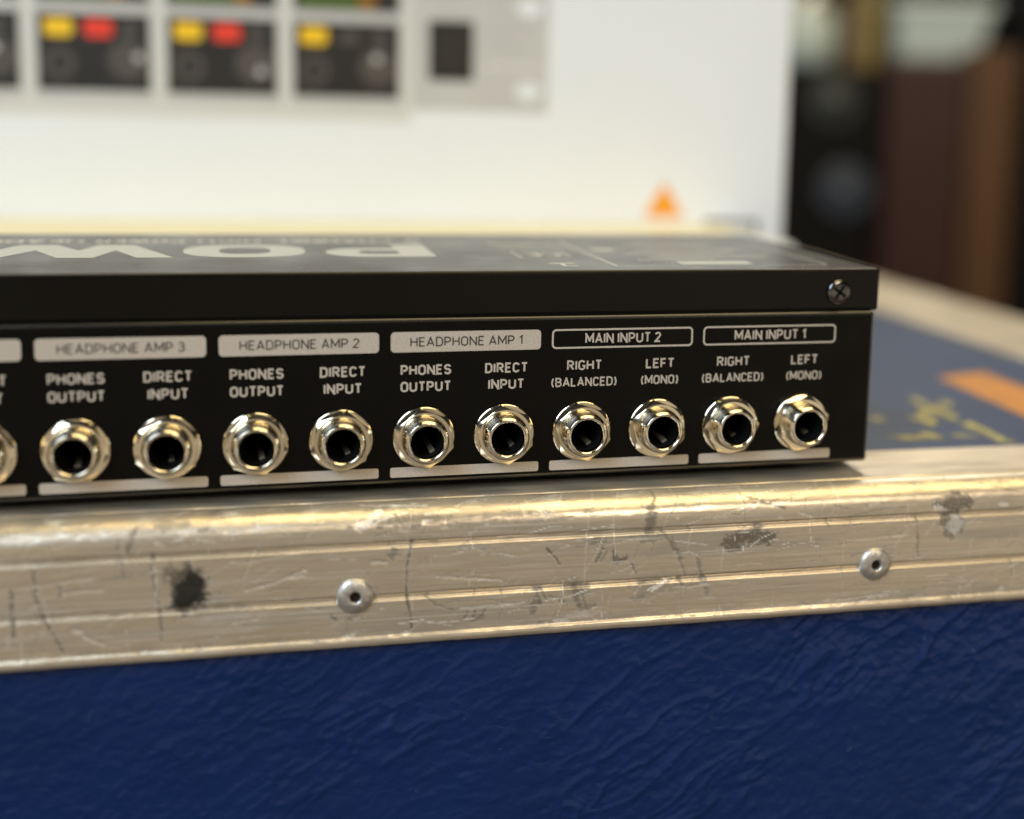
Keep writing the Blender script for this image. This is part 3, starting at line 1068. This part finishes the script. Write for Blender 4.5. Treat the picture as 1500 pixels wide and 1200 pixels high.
xa = jx(NJ - 1) - P0 / 4
xb = jx(0) + P0 / 4
quad(xl_end, xr_end, zh, zb)
quad(xl_end, xr_end, za, zl)
quad(xl_end, xa, zl, zh)
quad(xb, xr_end, zl, zh)
NS = 32
for j in range(NJ):
    cx = jx(j)
    hw = P0 / 4
    ring, rim, back = [], [], []
    for i in range(NS):
        a = 2 * math.pi * (i + 0.5) / NS
        c, s_ = math.cos(a), math.sin(a)
        k = min(hw / max(1e-6, abs(c)), 7.5 / max(1e-6, abs(s_)))
        ox, oz = c * k, s_ * k
        ring.append(bm.verts.new((cx + HR * c, 0, ZU + JZ + HR * s_)))
        rim.append(bm.verts.new((cx + ox, 0, ZU + JZ + oz)))
        back.append(bm.verts.new((cx + HR * c, 1.2, ZU + JZ + HR * s_)))
    for i in range(NS):
        k = (i + 1) % NS
        bm.faces.new((rim[i], rim[k], ring[k], ring[i]))
        bm.faces.new((ring[i], ring[k], back[k], back[i]))
    # the four corners left over outside the ring of rim points
    for sx in (-1, 1):
        for sz in (-1, 1):
            pass
    cor = {}
    for i in range(NS):
        k = (i + 1) % NS
        p, q = rim[i].co, rim[k].co
        if abs(p.x - q.x) > 1e-6 and abs(p.z - q.z) > 1e-6:
            ex = cx + math.copysign(hw, (p.x + q.x) / 2 - cx)
            ez = ZU + JZ + math.copysign(7.5, (p.z + q.z) / 2 - ZU - JZ)
            v = bm.verts.new((ex, 0, ez))
            bm.faces.new((rim[i], rim[k], v))
for f in bm.faces:
    f.normal_update()
    if abs(f.normal.y) > 0.9 and f.normal.y > 0:
        f.normal_flip()
panel = from_bm('rear_panel', bm, M['black'], unit, recalc=False)

# folded lid over the chassis
lid = from_bm('lid', box_bm(XU - 0.4, 1.15, 0.75, DEP + 0.4, ZU + ZT - 0.05, ZU + 44.0, 0.75, 4), M['lid'], unit)

# pan-head screw with a cross recess
bm, rings = lathe_bm([(2.75, -0.2), (2.75, 0.35), (2.66, 0.62), (2.4, 0.82), (1.9, 0.94), (0.02, 1.02)], 40)
screw = from_bm('screw', bm, M['screw'], unit, smooth=True)
screw.location = (-9.0 * MM, 0.75 * MM, (ZU + 38.85) * MM)
bm = bmesh.new()
for ang in (35, 125):
    b2 = box_bm(-1.75, 1.75, -1.06, -0.3, -0.40, 0.40, 0.1, 2)
    bmesh.ops.rotate(b2, cent=(0, 0, 0), matrix=Matrix.Rotation(math.radians(ang), 3, 'Y'), verts=b2.verts)
    me_t = bpy.data.meshes.new('tmp')
    b2.to_mesh(me_t)
    b2.free()
    bm.from_mesh(me_t)
    bpy.data.meshes.remove(me_t)
from_bm('cross_recess', bm, M['bore'], screw)

# rubber feet
for fx, fy in ((-17, 16), (-17, DEP - 14), (XU + 20, 16), (XU + 20, DEP - 14)):
    b, rg = lathe_bm([(0.1, 0.0), (6.0, 0.0), (6.6, 0.6), (6.6, 2.3), (0.1, 2.3)], 24, 'Z')
    o = from_bm('foot', b, M['rubber'], unit)
    o.location = (fx * MM, fy * MM, 0)


# ---- one jack socket: threaded sleeve > washer, hex nut, bore lining, contact spring
def make_jack():
    # threaded sleeve with rounded, countersunk mouth
    pr = [(4.78, 0.0)]
    h = 1.85
    while h < 3.7:
        pr += [(4.84, h), (4.84, h + 0.20), (4.60, h + 0.34), (4.60, h + 0.44)]
        h += 0.60
    pr += [(4.72, 4.38), (4.72, 4.55), (4.44, 4.85), (4.38, 4.92), (4.32, 5.10), (4.20, 5.19), (3.86, 5.21), (3.74, 5.13), (3.50, 4.80), (3.42, 4.6), (3.38, 4.0), (3.38, 2.9)]
    bm, _ = lathe_bm(pr, 64)
    sl = from_bm('jack_socket', bm, M['chrome'], unit, smooth=True)
    # washer
    bm, _ = lathe_bm([(4.9, 0.0), (4.9, 0.55), (6.42, 0.55), (6.58, 0.42), (6.58, 0.0)], 64, close=True)
    from_bm('washer', bm, M['chrome_nut'], sl, smooth=False)
    # hex nut: chamfered to a circle on the outside face
    ACF, ACR = 5.78, 6.68        # across flats / corners, half
    n = 96
    bm = bmesh.new()
    lv = []

    def hexr(a):
        k = (a % (math.pi / 3)) - math.pi / 6
        return min(ACF / math.cos(k), ACR - 0.05)
    rings = []
    for kind in ('in0', 'in1', 'chi', 'cho', 'out1', 'out0'):
        ring = []
        for i in range(n):
            a = 2 * math.pi * i / n
            rh = hexr(a)
            top_h = 2.03 - max(0.0, rh - 5.72) * 0.62
            r_, h_ = {'in0': (4.75, 0.5), 'in1': (4.78, 1.8), 'chi': (5.0, 2.05), 'cho': (5.70, 2.05),
                      'out1': (rh, top_h), 'out0': (rh, 0.56)}[kind]
            ring.append(bm.verts.new((r_ * math.cos(a), -h_, r_ * math.sin(a))))
        rings.append(ring)
    for A, B in zip(rings[:-1], rings[1:]):
        for i in range(n):
            k = (i + 1) % n
            bm.faces.new((A[i], A[k], B[k], B[i]))
    nut = from_bm('hex_nut', bm, M['chrome_nut'], sl, smooth=False)
    # bore lining (open cup)
    bm, rg = lathe_bm([(3.40, 4.1), (3.32, 3.9), (3.32, -14.0)], 40)
    cap(bm, rg[-1])
    from_bm('bore_lining', bm, M['bore'], sl, smooth=False)
    # contact leaf lying along the bottom of the bore
    bm = box_bm(-0.62, 0.62, -2.4, 9.0, -3.1, -2.6, 0.12, 2)
    bmesh.ops.rotate(bm, cent=(0, 0, -3), matrix=Matrix.Rotation(math.radians(7), 3, 'X'), verts=bm.verts)
    from_bm('contact_spring', bm, M['contact'], sl)
    return sl


ANG = [15, 28, -9, -12, -8, -10, 11, -17, 5, 35, 20, 50]
proto = make_jack()
kids = list(proto.children)
for j in range(NJ):
    if j == 0:
        o = proto
        ks = kids
    else:
        o = copy_obj(proto, 'jack_socket', unit)
        ks = [copy_obj(k, k.name.split('.')[0], o) for k in kids]
    o.location = (jx(j) * MM, -0.02 * MM, (ZU + JZ) * MM)
    o.scale = (0.965, 1.0, 0.965)
    o.rotation_euler = (math.radians(random.uniform(-0.9, 0.9)), 0, math.radians(random.uniform(-0.9, 0.9)))
    for k in ks:
        if k.name.startswith('hex_nut'):
            k.rotation_euler = (0, math.radians(ANG[j] + 30), 0)
            k.rotation_euler[1] += 0.0
        if k.name.startswith('contact'):
            k.location.y = (0.0026, 0.0034, 0.0008, 0.0015, 0.0022, 0.0004, 0.0018, 0.0010, 0.0028, 0.0016, 0, 0)[j]
            k.rotation_euler = (0, math.radians((-34, -30, -28, -30, -36, -30, -26, -24, -14, -6, -7, 0)[j]), 0)

# ---- print on the rear panel
HZ, H1, H2, BZ = ZU + 29.65, ZU + 23.85, ZU + 20.38, ZU + 2.43


def plate_print(name, pts, level, material):
    bm = plate_bm(pts, -level, level - 0.004)
    return from_bm(name, bm, material, panel)


for g in range(6):
    xr = -PM - g * P0
    xl = xr - PW
    bar = plate_print('underline_bar', round_rect(xl, xr, BZ - 1.06, BZ + 1.06, 0.45, 4), 0.02, M['print'])
    c = (xl + xr) / 2
    ja, jb = jl(2 * g), jl(2 * g + 1)      # right-hand, left-hand socket of the group
    if g < 2:
        # outlined heading
        o_ = round_rect(xl, xr, HZ - 2.1, HZ + 2.1, 0.95, 6)
        i_ = round_rect(xl + 0.38, xr - 0.38, HZ - 1.72, HZ + 1.72, 0.62, 6)
        bm = bmesh.new()
        vo = [bm.verts.new((p[0], -0.02, p[1])) for p in o_]
        vi = [bm.verts.new((p[0], -0.02, p[1])) for p in i_]
        for i in range(len(o_)):
            k = (i + 1) % len(o_)
            bm.faces.new((vo[i], vo[k], vi[k], vi[i]))
        for f in bm.faces:
            f.normal_update()
            if f.normal.y > 0:
                f.normal_flip()
        from_bm('heading_frame', bm, M['print'], panel, recalc=False)
        text_mesh('lettering', 'MAIN INPUT %d' % (g + 1), c, HZ + 0.02, 2.22, 16.75, 0.36, 0.02, M['print'], panel)
        text_mesh('lettering', 'RIGHT', jb, H1 + 0.12, 2.15, 7.65, 0.37, 0.02, M['print'], panel)
        text_mesh('lettering', '(BALANCED)', jb, H2, 1.98, 14.3, 0.32, 0.02, M['print'], panel)
        text_mesh('lettering', 'LEFT', ja, H1 + 0.12, 2.15, 6.45, 0.37, 0.02, M['print'], panel)
        text_mesh('lettering', '(MONO)', ja, H2, 1.98, 8.4, 0.32, 0.02, M['print'], panel)
    else:
        plate_print('heading_bar', round_rect(xl, xr, HZ - 2.1, HZ + 2.1, 0.85, 6), 0.02, M['print'])
        text_mesh('lettering', 'HEADPHONE AMP %d' % (g - 1), c, HZ + 0.02, 2.0, 23.4, 0.27, 0.05, M['print_dark'], panel)
        text_mesh('lettering', 'PHONES', jb, H1, 2.16, 10.4, 0.40, 0.02, M['print'], panel)
        text_mesh('lettering', 'OUTPUT', jb, H2, 2.16, 10.4, 0.40, 0.02, M['print'], panel)
        text_mesh('lettering', 'DIRECT', ja, H1, 2.16, 9.1, 0.40, 0.02, M['print'], panel)
        text_mesh('lettering', 'INPUT', ja, H2, 2.16, 7.65, 0.40, 0.02, M['print'], panel)

# ---- print on the lid (reads from the far side, so it is turned round)
LZ = ZU + 44.0


def lid_plate(name, pts, material, level=0.02, holes=None):
    bm = bmesh.new()
    vs = [bm.verts.new((p[0], p[1], LZ + level)) for p in pts]
    bm.faces.new(vs)
    for f in bm.faces:
        f.normal_update()
        if f.normal.z < 0:
            f.normal_flip()
    return from_bm(name, bm, material, lid, recalc=False)


def lid_ring(name, outer, inner, material, level=0.02):
    bm = bmesh.new()
    vo = [bm.verts.new((p[0], p[1], LZ + level)) for p in outer]
    vi = [bm.verts.new((p[0], p[1], LZ + level)) for p in inner]
    n = len(outer)
    for i in range(n):
        k = (i + 1) % n
        bm.faces.new((vo[i], vo[k], vi[k], vi[i]))
    for f in bm.faces:
        f.normal_update()
        if f.normal.z < 0:
            f.normal_flip()
    return from_bm(name, bm, material, lid, recalc=False)


Y0, Y1 = 27.6, 53.0        # near edge (top of the letters) and far edge (foot of the letters)


def super_ellipse(cx, cy_, rx, ry, e, n=48):
    out = []
    for i in range(n):
        a = 2 * math.pi * i / n
        c, s_ = math.cos(a), math.sin(a)
        out.append((cx + rx * math.copysign(abs(c) ** e, c), cy_ + ry * math.copysign(abs(s_) ** e, s_)))
    return out


# P: stem on the right, bowl to the left at the near half
def big_P(x_right):
    xr, w_ = x_right, 24.0
    bm = bmesh.new()
    lev = LZ + 0.02
    out = [(xr, Y0), (xr, Y1), (xr - 7.6, Y1), (xr - 7.6, Y0 + 17.5)]
    # bowl outer
    cyb = Y0 + 8.75
    for i in range(13):
        a = math.radians(90 + 180 * i / 12)
        out.append((xr - w_ + 8.0 + 8.0 * math.cos(a), cyb + 8.75 * math.sin(a)))
    inn = [(xr - 7.6, Y0 + 5.2), (xr - 7.6, Y0 + 12.3)]
    for i in range(9):
        a = math.radians(90 + 180 * i / 8)
        inn.append((xr - w_ + 9.6 + 2.2 * math.cos(a), cyb + 3.55 * math.sin(a)))
    vo = [bm.verts.new((p[0], p[1], lev)) for p in out]
    vi = [bm.verts.new((p[0], p[1], lev)) for p in inn]
    eo = [bm.edges.new((vo[i], vo[(i + 1) % len(vo)])) for i in range(len(vo))]
    ei = [bm.edges.new((vi[i], vi[(i + 1) % len(vi)])) for i in range(len(vi))]
    bmesh.ops.triangle_fill(bm, use_beauty=True, use_dissolve=False, edges=eo + ei)
    for f in bm.faces:
        f.normal_update()
        if f.normal.z < 0:
            f.normal_flip()
    return from_bm('lettering', bm, M['lid_print'], lid, recalc=False)


big_P(-94.4)
cyO = (Y0 + Y1) / 2
lid_ring('lettering', super_ellipse(-136.0, cyO, 13.3, 12.9, 0.80), super_ellipse(-136.0, cyO, 5.6, 6.4, 0.72), M['lid_print'])


def big_W(x_right):
    """W seen turned round: its open top is the near edge."""
    b = x_right
    t = 7.4
    pts_out = [(b, Y0), (b - 9.8, Y1), (b - 17.2, Y1), (b - 20.4, Y0 + 14.2),
               (b - 26.2, Y1), (b - 34.0, Y1), (b - 42.6, Y0), (b - 35.0, Y0), (b - 29.4, Y0 + 14.6),
               (b - 23.4, Y0), (b - 16.2, Y0), (b - 12.8, Y0 + 14.4), (b - 7.6, Y0)]
    bm = bmesh.new()
    vs = [bm.verts.new((p[0], p[1], LZ + 0.02)) for p in pts_out]
    f = bm.faces.new(vs)
    f.normal_update()
    if f.normal.z < 0:
        f.normal_flip()
    bmesh.ops.triangulate(bm, faces=bm.faces)
    return from_bm('lettering', bm, M['lid_print'], lid, recalc=False)


big_W(-150.8)
# E of the same word, beyond the picture's edge
ex = -197.5
bm = bmesh.new()
for x0_, x1_, y0_, y1_ in ((ex - 7.5, ex, Y0, Y1), (ex - 20, ex - 7.5, Y0, Y0 + 5), (ex - 19, ex - 7.5, cyO - 2.4, cyO + 2.4), (ex - 20, ex - 7.5, Y1 - 5, Y1)):
    bm.faces.new([bm.verts.new(q) for q in ((x0_, y0_, LZ + .02), (x1_, y0_, LZ + .02), (x1_, y1_, LZ + .02), (x0_, y1_, LZ + .02))])
from_bm('lettering', bm, M['lid_print'], lid)
# line of small capitals behind the big word
M['lid_small'] = mat('small_lid_print', (0.55, 0.55, 0.53), 0.5, spec=0.3)
text_mesh('lettering', '8-CHANNEL', -111.6, 61.3, 5.4, 35.5, 1.0, LZ + 0.02, M['lid_small'], lid, flip=True, plane='XY')
text_mesh('lettering', 'HIGH', -139.5, 61.3, 5.4, 14.5, 1.0, LZ + 0.02, M['lid_small'], lid, flip=True, plane='XY')
text_mesh('lettering', 'POWER', -159.8, 61.3, 5.4, 20.0, 1.0, LZ + 0.02, M['lid_small'], lid, flip=True, plane='XY')
text_mesh('lettering', 'HEADPHONE', -191.5, 61.3, 5.4, 38.5, 1.0, LZ + 0.02, M['lid_small'], lid, flip=True, plane='XY')


def lid_rect(name, x0, x1, y0, y1, material):
    return lid_plate(name, [(x0, y0), (x1, y0), (x1, y1), (x0, y1)], material)


lid_rect('white_label', -42.2, -25.2, 10.4, 15.6, M['lid_print'])
# thin frame of the rating panel
lid_rect('rating_frame', -58.4, -57.9, 7.4, 60, M['lid_small'])
lid_rect('rating_frame', -8.6, -8.2, 8.4, 60, M['lid_print_faint'])
lid_rect('rating_frame', -57.8, -8.7, 60.1, 60.6, M['lid_print_faint'])
lid_rect('rating_frame', -57.8, -8.7, 7.4, 7.75, M['lid_small'])
# boxed approval mark and neighbours
lid_rect('mark_frame', -75.9, -75.3, 24.0, 37.0, M['lid_print_faint'])
lid_rect('mark_frame', -64.2, -63.6, 26.0, 37.0, M['lid_print_faint'])
text_mesh('print_line', 'CE', -69.6, 30.5, 8.0, 8.6, 1.1, LZ + 0.02, M['lid_print_faint'], lid, flip=True, plane='XY')
lid_rect('print_line', -72.0, -66.4, 12.7, 13.9, M['lid_small'])
lid_rect('print_line', -69.8, -69.0, 8.4, 12.6, M['lid_small'])
lid_rect('print_line', -68.9, -66.6, 8.4, 9.3, M['lid_small'])
lid_rect('print_line', -78, -66, 51.5, 55.5, M['lid_print_faint'])
lid_rect('print_line', -55, -49.5, 38, 43, M['lid_print_faint'])
for k in range(9):
    yy = 18 + k * 4.6
    x_ = -46 + (k * 37 % 11)
    lid_rect('print_line', x_ - 4, x_ + 14 + (k * 23 % 12), yy, yy + 1.2, M['lid_print_faint'])
for k in range(4):
    lid_rect('print_line', -77 + k * 0.0, -62 + (k * 5 % 7), 44 + k * 3.4, 45.0 + k * 3.4, M['lid_print_faint'])
lid_rect('print_line', -45.2, -44.7, 12.6, 13.6, M['lid_small'])
lid_rect('print_line', -44.2, -43.5, 12.0, 13.0, M['lid_small'])

# =================================================================== THE WHITE PRODUCT BOX
BY = math.radians(-4.5)
pbox = empty('product_box', (-152.78, 209.32, -2.85), BY)
tag(pbox, 'white card box printed with rack unit picture and orange triangle', 'box')
bz = 2.85      # local z of world zero
box('carton', -420, 216, 0, 150, 0, 330, M['white_card'], pbox, 1.6, 3)
_lv = [0.02]


def ink(name, pts, material, lvl, parent=pbox):
    bm = plate_bm(pts, -0.05 * lvl, 0.03)
    return from_bm(name, bm, material, parent)


def rect(x0, x1, z0, z1):
    return [(x0, z0 + bz), (x1, z0 + bz), (x1, z1 + bz), (x0, z1 + bz)]


def disc(cx, cz, r, n=20, rz=None):
    rz = rz or r
    return [(cx + r * math.cos(2 * math.pi * i / n), cz + bz + rz * math.sin(2 * math.pi * i / n)) for i in range(n)]


pic = ink('printed_panel', rect(-330, 124.6, 76.2, 120), M['ink_silver'], 1)
ink('printed_shadow', rect(-330, 75, 71.5, 76.0), M['ink_pale'], 1)
for k in range(-5, 3):
    x0 = -48.7 + 42.0 * k
    x1 = x0 + 36.2
    ink('printed_divider', rect(x1 + 1.5, x1 + 4.6, 72.5, 120), M['ink_pale'], 2, pic)
    ink('printed_module', rect(x0, x1, 80.0, 105.6), M['ink_dark'], 2, pic)
    ink('printed_display', rect(x0, x1, 109.6, 118), M['ink_dark'], 2, pic)
    ink('printed_meter', rect(x0 + 2, x0 + 22, 111.0, 114.5), M['ink_green'], 3, pic)
    ink('printed_meter', rect(x0 + 22.2, x0 + 28, 111.0, 114.5), M['ink_amber'], 3, pic)
    ink('printed_button', round_rect(x0 + 2.2, x0 + 11.4, 97.9 + bz, 103.8 + bz, 1.5, 3), M['ink_yellow'], 3, pic)
    if k != 2:
        ink('printed_button', round_rect(x0 + 15.0, x0 + 24.2, 97.9 + bz, 103.8 + bz, 1.5, 3), M['ink_red'], 3, pic)
    else:
        ink('printed_button', round_rect(x0 + 15.5, x0 + 22.5, 98.4 + bz, 102.4 + bz, 1.5, 3), M['ink_grey'], 3, pic)
    ink('printed_knob', disc(x0 + 29.5, 100.5, 2.6), M['ink_grey'], 3, pic)
    ink('printed_knob', disc(x0 + 29, 90.5, 6.6), M['ink_grey'], 3, pic)
    dx, dz = ((3.5, 1.0), (2.0, -2.5), (-0.5, 3.0))[k % 3]
    ink('printed_glint', disc(x0 + 29 + dx, 90.5 + dz, 1.5), M['ink_silver'], 4, pic)
    ink('printed_socket', disc(x0 + 7, 89.0, 5.2), M['ink_grey'], 3, pic)
    ink('printed_socket', disc(x0 + 7, 89.0, 3.0), M['ink_darker'], 4, pic)
ink('printed_switch', rect(81.9, 97.6, 86.8, 107.6), M['ink_dark'], 2, pic)
ink('printed_switch', rect(85.5, 94.5, 90.5, 103.5), M['ink_darker'], 3, pic)
ink('printed_hole', disc(117.6, 83.7, 4.6, 20, 3.2), M['white_card'], 2, pic)
ink('printed_hole', disc(117.6, 113.0, 4.6, 20, 3.2), M['white_card'], 2, pic)
ink('printed_text', rect(102, 121, 91.5, 93.5), M['ink_pale'], 2, pic)
ink('warning_triangle', [(161.6, 39.2 + bz), (176.8, 39.2 + bz), (169.2, 52.0 + bz)], M['ink_orange'], 1)
ink('printed_line', rect(185, 206, 36.6, 38.4), M['ink_grey'], 1)  # two thin dark grey strips low on the carton
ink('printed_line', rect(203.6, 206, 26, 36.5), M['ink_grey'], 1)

# =================================================================== PALE METAL BAR IN FRONT OF THE BOX
rail = empty('aluminium_bar', (-152.78, 209.32, -2.85), BY)
tag(rail, 'long pale metal bar lying between black unit and white box', 'metal bar')
box('bar', -420, 190, -62, -0.8, 0.0, 36.6 + bz, M['rail'], rail, 1.0, 2)
box('end_cap', 190.2, 199, -61.5, -1.2, 0.0, 35.8 + bz, M['rail_cap'], rail, 1.0, 2)

# =================================================================== THINGS FAR BEHIND
FZ = math.radians(-14.7)
OX, OY = 493.5, 873.1


def far(name, label, cat):
    o = empty(name, (OX, OY, -700), FZ)
    tag(o, label, cat)
    return o


def lathe_part(name, prof_, x, y, z, material, parent, axis='-Y', n=32):
    bm, rg = lathe_bm(prof_, n, axis)
    o = from_bm(name, bm, material, parent, smooth=True)
    o.location = (x * MM, y * MM, z * MM)
    return o


ls = far('loudspeaker', 'tall black loudspeaker with round grey and bluish cones behind white box', 'loudspeaker')
box('cabinet', -230, -30, 0, 220, 0, 826, M['dark_cloth'], ls, 4, 2)
lathe_part('tweeter', [(24, 0), (24, 2), (19, 3), (15, 1), (12, 6), (0.1, 11)], -74, 0, 793, M['cone_grey'], ls)
lathe_part('woofer', [(27, 0), (27, 3), (22, 4), (14, 1), (9, 5), (0.1, 7)], -60, 0, 708, M['cone'], ls)  # bluish disc painted to stand in for an out-of-focus glint

cb = far('cabinet', 'dark red wooden cabinet standing between the loudspeaker and brown post', 'cabinet')
box('carcass', -27, 51, 3, 380, 0, 835, M['maroon'], cb, 2, 2)
box('door', -25, 49, -12, 2.8, 60, 831, M['maroon'], cb, 2, 2)
lathe_part('door_knob', [(4, 0), (4, 10), (9, 14), (9, 20), (0.1, 24)], 38, -12, 480, M['steel'], cb)

wp = far('wooden_post', 'upright brown wooden post beside the dark red cabinet', 'post')
box('post', 52.5, 99, -10, 30, 14, 846, M['wood'], wp, 3, 2)
box('foot_plate', 52.0, 110, -16, 60, 0, 13.8, M['dark_cloth'], wp, 1, 2)

dk = far('black_cabinet', 'black cabinet on the far side of the brown wooden post', 'cabinet')
box('carcass', 111, 420, 20, 380, 0, 900, M['dark_cloth'], dk, 3, 2)
box('door', 115, 416, 10, 19.7, 40, 880, M['dark_cloth'], dk, 2, 2)

tb_ = far('storage_tub', 'pale green-grey plastic tub on top of the dark red cabinet', 'tub')
bm = bmesh.new()
lo = [bm.verts.new(q) for q in ((-6, 40, 835), (72, 40, 835), (72, 180, 835), (-6, 180, 835))]
hi = [bm.verts.new(q) for q in ((-12, 32, 884), (84, 32, 884), (84, 188, 884), (-12, 188, 884))]
bm.faces.new(lo)
for i in range(4):
    bm.faces.new((lo[i], lo[(i + 1) % 4], hi[(i + 1) % 4], hi[i]))
bmesh.ops.bevel(bm, geom=bm.edges[:], offset=4, segments=2, affect='EDGES')
from_bm('tub_body', bm, M['pale_tub'], tb_)
box('tub_lid', -15, 87, 29, 191, 882, 893, M['pale_tub'], tb_, 3, 2)

jr = far('storage_jar', 'pale round jar standing on top of the black loudspeaker', 'jar')
lathe_part('jar_body', [(0.1, 0), (24, 0), (29, 5), (31, 25), (29, 46), (22, 54), (20, 58), (20, 62), (0.1, 62)], -96, 45, 826, M['pale_jar'], jr, 'Z')
lathe_part('jar_lid', [(21.5, 57), (21.5, 70), (19, 72), (0.1, 72)], -96, 45, 826, M['steel'], jr, 'Z')

for nm, lab, x0, x1, z1, mt_ in (('book', 'brown book standing on the loudspeaker beside the pale jar', -61, -44, 890, 'book_brown'),
                                 ('book', 'yellow book standing on the loudspeaker beside the brown book', -43.5, -31, 905, 'book_yellow')):
    bk = far(nm, lab, 'book')
    box('cover', x0, x1, 20, 160, 826, z1, M[mt_], bk, 1.5, 2)
    box('pages', x0 + 2, x1 - 2, 24, 162, 828, z1 + 0.6, M['white_card'], bk)
